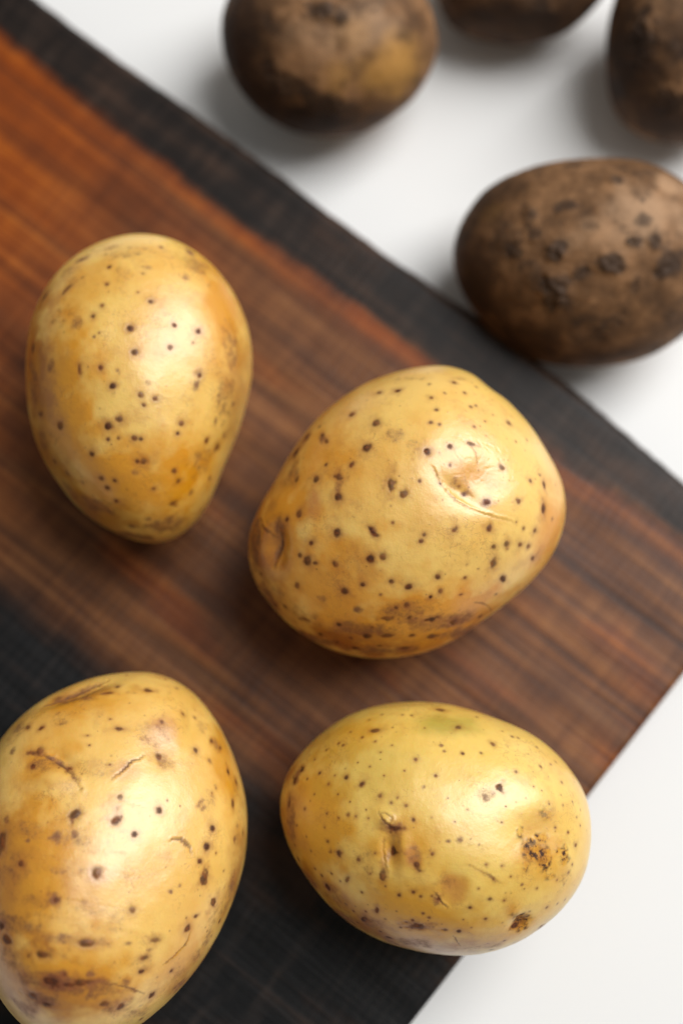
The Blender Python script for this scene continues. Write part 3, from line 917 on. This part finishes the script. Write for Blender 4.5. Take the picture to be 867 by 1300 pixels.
p.stain(*C([(478, 505)])[0], 18, 26, 0.75, ch=3, ragged=0.5)
p.stain(*C([(372, 420)])[0], 11, 16, 0.7, ch=3, ragged=0.4)
p.stain(*C([(700, 330)])[0], 34, 18, 0.35, ch=3, ragged=0.8)
p.dent(*C([(316, 405)])[0], 10, 18, 0.0011)
p.dent(*C([(300, 322)])[0], 12, 9, -0.0006)
p.dent(*C([(345, 410)])[0], 9, 22, -0.0005)
p.dent(*C([(690, 360)])[0], 40, 26, 0.0011)
p.dent(*C([(470, 500)])[0], 18, 26, 0.0006)
p.dent(*C([(648, 590)])[0], 12, 11, 0.0010)
p.crease(C([(296,370),(294,400),(298,435),(306,460)]), 1.6, 0.00035, 0.00035, 1, 0.1, 0.35)
p.crease(C([(283,305),(300,330),(322,350),(350,350)]), 1.8, 0.00035, 0.0002, 1, 0.5, 0.6)
p.crease(C([(285,310),(305,308),(320,322),(312,338)]), 1.3, 0.0002, 0.0002, 1, 0.4, 0.4)
p.crease(C([(428,515),(445,540),(460,552)]), 1.6, 0.00035, 0.0004, 1, 0.6, 0.5)
p.crease(C([(510,440),(560,465),(600,490)]), 1.4, 0.0001, 0.0001, 1, 0.0, 0.5)
p.crease(C([(165,520),(178,540),(190,556)]), 1.2, 0.0002, 0.0001, 1, 0.8, 0.5)
p.crease(C([(475,622),(485,638),(492,648)]), 1.4, 0.0002, 0.0001, 1, 0.7, 0.4)
p.scabs(*C([(690, 415)])[0], 17, 20, 1.0)
p.scabs(*C([(758, 408)])[0], 11, 12, 1.0)
p.scabs(*C([(705, 372)])[0], 9, 7, 1.0)
p.scabs(*C([(645, 355)])[0], 7, 10, 0.9)
p.scabs(*C([(660, 450)])[0], 5, 9, 1.0)
p.scabs(*C([(648, 588)])[0], 13, 12, 1.0)
p.scabs(*C([(715, 315)])[0], 9, 8, 0.6)
p.scabs(*C([(720, 472)])[0], 8, 5, 0.8)
put_spots(p, sc, ox, oy, [(487,88,10),(535,61,6),(440,43,8,'w'),(577,131,8),(276,95,10,'w'),(345,57,5),(369,58,5),(293,56,4),(243,113,5),(180,131,5),(192,133,5),
    (150,146,4),(275,123,4),(317,133,4),(288,153,4),(379,171,6),(498,156,5),(547,153,4),(133,205,5),(171,212,4),(200,218,7),(156,235,5),(240,233,7,'i'),(296,212,4),
    (429,212,5),(96,297,5),(152,309,4),(204,311,6),(225,315,5),(183,322,4),(286,262,5),(333,268,4),(352,289,5),(374,327,6),(318,281,4),(257,320,4),(55,280,9,'t'),
    (68,225,10,'ti'),(88,197,8,'i'),(325,348,10,'wi'),(318,405,11,'ti'),(375,400,8,'fi'),(381,440,9,'i'),(422,413,7),(182,411,11,'i'),(153,380,5),(144,345,4),(110,406,4),
    (138,468,6),(152,497,10),(203,478,10,'e'),(163,463,4),(186,482,4),(291,470,10,'ti'),(262,462,4),(232,425,6),(273,411,5),(280,555,8,'ti'),(300,495,4),(335,518,6),
    (372,511,6),(392,523,5),(241,511,5),(420,523,4),(437,530,7,'i'),(455,488,12,'f'),(517,552,6),(557,580,6),(575,478,4),(567,527,5),(605,532,5),(560,440,4),(597,443,4),
    (594,243,10,'i'),(555,268,12,'f'),(789,390,7),(637,202,5),(697,189,5),(737,178,5),(752,228,4),(724,183,3),(756,286,4),(770,357,4),(790,318,4),
    (720,285,4),(740,345,4),(637,602,9,'i'),(700,597,9,'i'),(490,611,7),(454,607,5),(413,576,5),(383,600,14,'wi'),(370,582,5),(398,565,4),(245,580,12,'we'),(288,612,6),
    (310,628,7,'w'),(573,658,6,'w'),(605,635,5),(713,550,5),(740,540,4),(760,530,4),(78,427,8),(670,560,4,'f'),(690,500,4),(650,490,4,'f'),(620,470,3),(540,500,3),
    (500,580,3),(520,600,3),(600,590,4,'f'),(630,640,4),(660,630,4),(220,560,4),(200,540,4,'f'),(250,560,4),(230,590,5,'w'),(340,600,4),(330,560,4,'f'),(300,580,4),
    (120,450,4),(100,370,3),(75,340,4,'f'),(70,390,5,'f'),(250,300,3),(210,280,3),(180,260,3),(120,260,3),(230,180,3),(260,190,3),(350,200,3),(400,240,4,'f'),(460,270,3),
    (420,320,3,'f'),(480,330,3),(460,380,4,'f'),(490,378,5,'f'),(540,390,3,'f'),(510,300,3,'f'),(600,330,3),(610,290,3),(680,240,3),(660,270,3,'f'),(700,250,3),(780,280,3),
    (800,340,3),(800,300,3),(780,440,4),(770,460,4),(740,480,4),(640,115,4),(625,112,4),(600,100,3),(690,140,3,'f'),(450,150,5,'f'),(445,135,4,'f'),(400,90,3),(320,90,3),
    (260,70,4),(210,100,3),(120,170,4),(100,220,4)])
p.random_spots(70, 2, 4)
skin4 = mat_skin('yellow_skin_oval', lin(234, 199, 100), lin(211, 150, 12), 4)
p.flecks(80)
p.build('yellow_potato', skin4, 'oval yellow potato with greenish patch and rough scabs, jutting over the board end', 'potato', GY)

# ---- unwashed potatoes on the table
def dirty(outline, center, thick, seed, clods, cleans, soil_shades, dusts, label, lump=0.03, back=1.0):
    cx_, cy_ = center
    outline = [(cx_ + (a_ - cx_) * 1.018, cy_ + (b_ - cy_) * 1.018) for a_, b_ in outline]
    q = Potato(outline, center, thick, 0.0, 7, seed, lump, back)
    for (x, y, rx, ry, k_) in clods:
        q.stain(x, y, rx * 1.15, ry * 1.15, k_, ch=0, ragged=0.9)
        i = q.at(x, y); ids = q.near(i, max(rx, ry) * q.mpp * 2)
        q.disp[ids] += 0.00055 * q.marks[ids, 0] * (0.45 + q.wn2[ids] + 0.5 * q.wn[ids])
    for (x, y, rx, ry, k_) in cleans:
        q.stain(x, y, rx, ry, k_, ch=1, ragged=0.6)
    for (x, y, rx, ry, k_) in soil_shades:
        q.stain(x, y, rx, ry, k_, ch=3, ragged=0.7)
    for (x, y, rx, ry, k_) in dusts:
        q.stain(x, y, rx, ry, k_, ch=2, ragged=0.8)
    q.disp += 0.0003 * fbm((q.P - q.ctr) / 0.009, seed + 40, 4)
    o = q.build('unwashed_potato', mat_dirty(seed), label, 'potato', GD)
    # how deep it would sink into the board's side
    L_ = loc2(q.P)
    ins = (q.P[:, 2] < BOARD_TOP) & (L_[:, 1] > edge_y(L_[:, 0])) & (L_[:, 0] > endx(L_[:, 1]))
    print('INSIDE BOARD', label[:30], int(ins.sum()), (L_[ins, 1] - edge_y(L_[ins, 0])).max() if ins.any() else 0, 'size', np.ptp(q.P, axis=0))
    return o

sc, ox, oy = 2.824, 560, 180
C = crop(sc, ox, oy)
def CC(lst):
    return [(ox + a_ / sc, oy + b_ / sc, c_ / sc, d_ / sc, e_) for a_, b_, c_, d_, e_ in lst]
dirty(C([(590,62),(690,68),(790,100),(867,150),(960,235),(1008,340),(1005,450),(950,580),(867,680),(780,740),(670,785),(560,798),(450,795),(340,775),
         (220,700),(130,610),(70,510),(50,430),(62,330),(110,240),(200,150),(300,105),(430,75),(510,65)]), C([(530, 430)])[0], 0.80, 5,
      CC([(410,545,60,70,1),(600,435,50,40,1),(690,355,30,18,.9),(770,355,26,34,.95),(810,440,46,70,1),(410,390,40,36,.9),(320,265,30,40,.85),(220,330,70,90,.6),
          (620,135,36,22,.8),(530,300,40,24,.5),(340,330,30,30,.8),(720,280,30,26,.7),(500,470,40,30,.6),(690,510,24,36,.6),(820,620,46,30,.6),(270,400,30,26,.7),
          (480,80,60,14,.6),(450,230,40,30,.6),(740,110,60,22,.5),(720,210,16,14,.6),(540,640,120,50,.6),(330,460,50,40,.6)]),
      CC([(180,250,60,50,.15)]),
      CC([(130,520,150,200,.95),(300,700,280,120,1),(560,770,200,60,.9),(80,420,60,150,.8),(230,560,150,110,.6)]),
      CC([(740,240,170,110,.9),(650,330,100,70,.5),(820,160,90,60,.8),(560,330,120,70,.45)]),
      'brown earthy potato with black dirt patches lying against the long edge of the board')

sc, ox, oy = 1.428, 260, 0
C = crop(sc, ox, oy)
dirty(C([(32,70),(50,130),(90,190),(150,230),(230,245),(310,225),(370,180),(412,110),(418,70),(402,10),(375,-40),(320,-85),(230,-110),(140,-90),(75,-45),(42,0)]),
      C([(225, 70)])[0], 0.84, 6,
      CC([(215,15,40,20,.9),(245,30,20,14,.8),(130,150,40,40,.6),(220,195,60,40,.8),(120,40,30,24,.5),(300,10,40,14,.5),(380,150,20,26,.5)]),
      CC([(345,128,74,66,1.0),(240,150,30,40,.45),(270,60,40,40,.25)]),
      CC([(90,170,100,110,1),(60,80,60,130,1),(200,225,150,60,1),(290,225,80,36,.8)]),
      CC([(290,50,80,50,.8),(200,70,60,40,.4)]),
      'dusty brown potato with a yellowish clean patch, on the table past the board')
dirty(C([(425,0),(435,28),(465,56),(520,73),(600,73),(660,51),(700,16),(722,-10),(738,-60),(720,-120),(660,-165),(570,-180),(480,-160),(430,-110),(415,-50)]),
      C([(575, -55)])[0], 0.84, 7,
      CC([(600,20,60,26,.7),(500,30,40,24,.7),(660,10,30,24,.5)]), [], CC([(560,40,240,80,.9),(470,20,80,70,.9),(660,20,80,60,.8)]), CC([(610,-40,80,40,.5)]),
      'dark brown potato of which only the lower rim shows, between two others past the board')
dirty(C([(748,-10),(733,60),(730,110),(734,160),(750,208),(795,243),(867,258),(940,240),(990,190),(1012,110),(1005,20),(970,-60),(910,-105),(850,-110),(790,-75)]),
      C([(868, 75)])[0], 0.86, 8,
      CC([(790,60,40,60,.7),(840,180,60,40,.6),(760,150,30,50,.6),(850,90,30,30,.6)]), [], CC([(770,130,90,190,1),(840,220,130,80,1),(850,60,90,90,.8)]),
      CC([(840,0,60,60,.3)]),
      'dark soil-coated potato at the top right corner, its shadow falling on the white table')
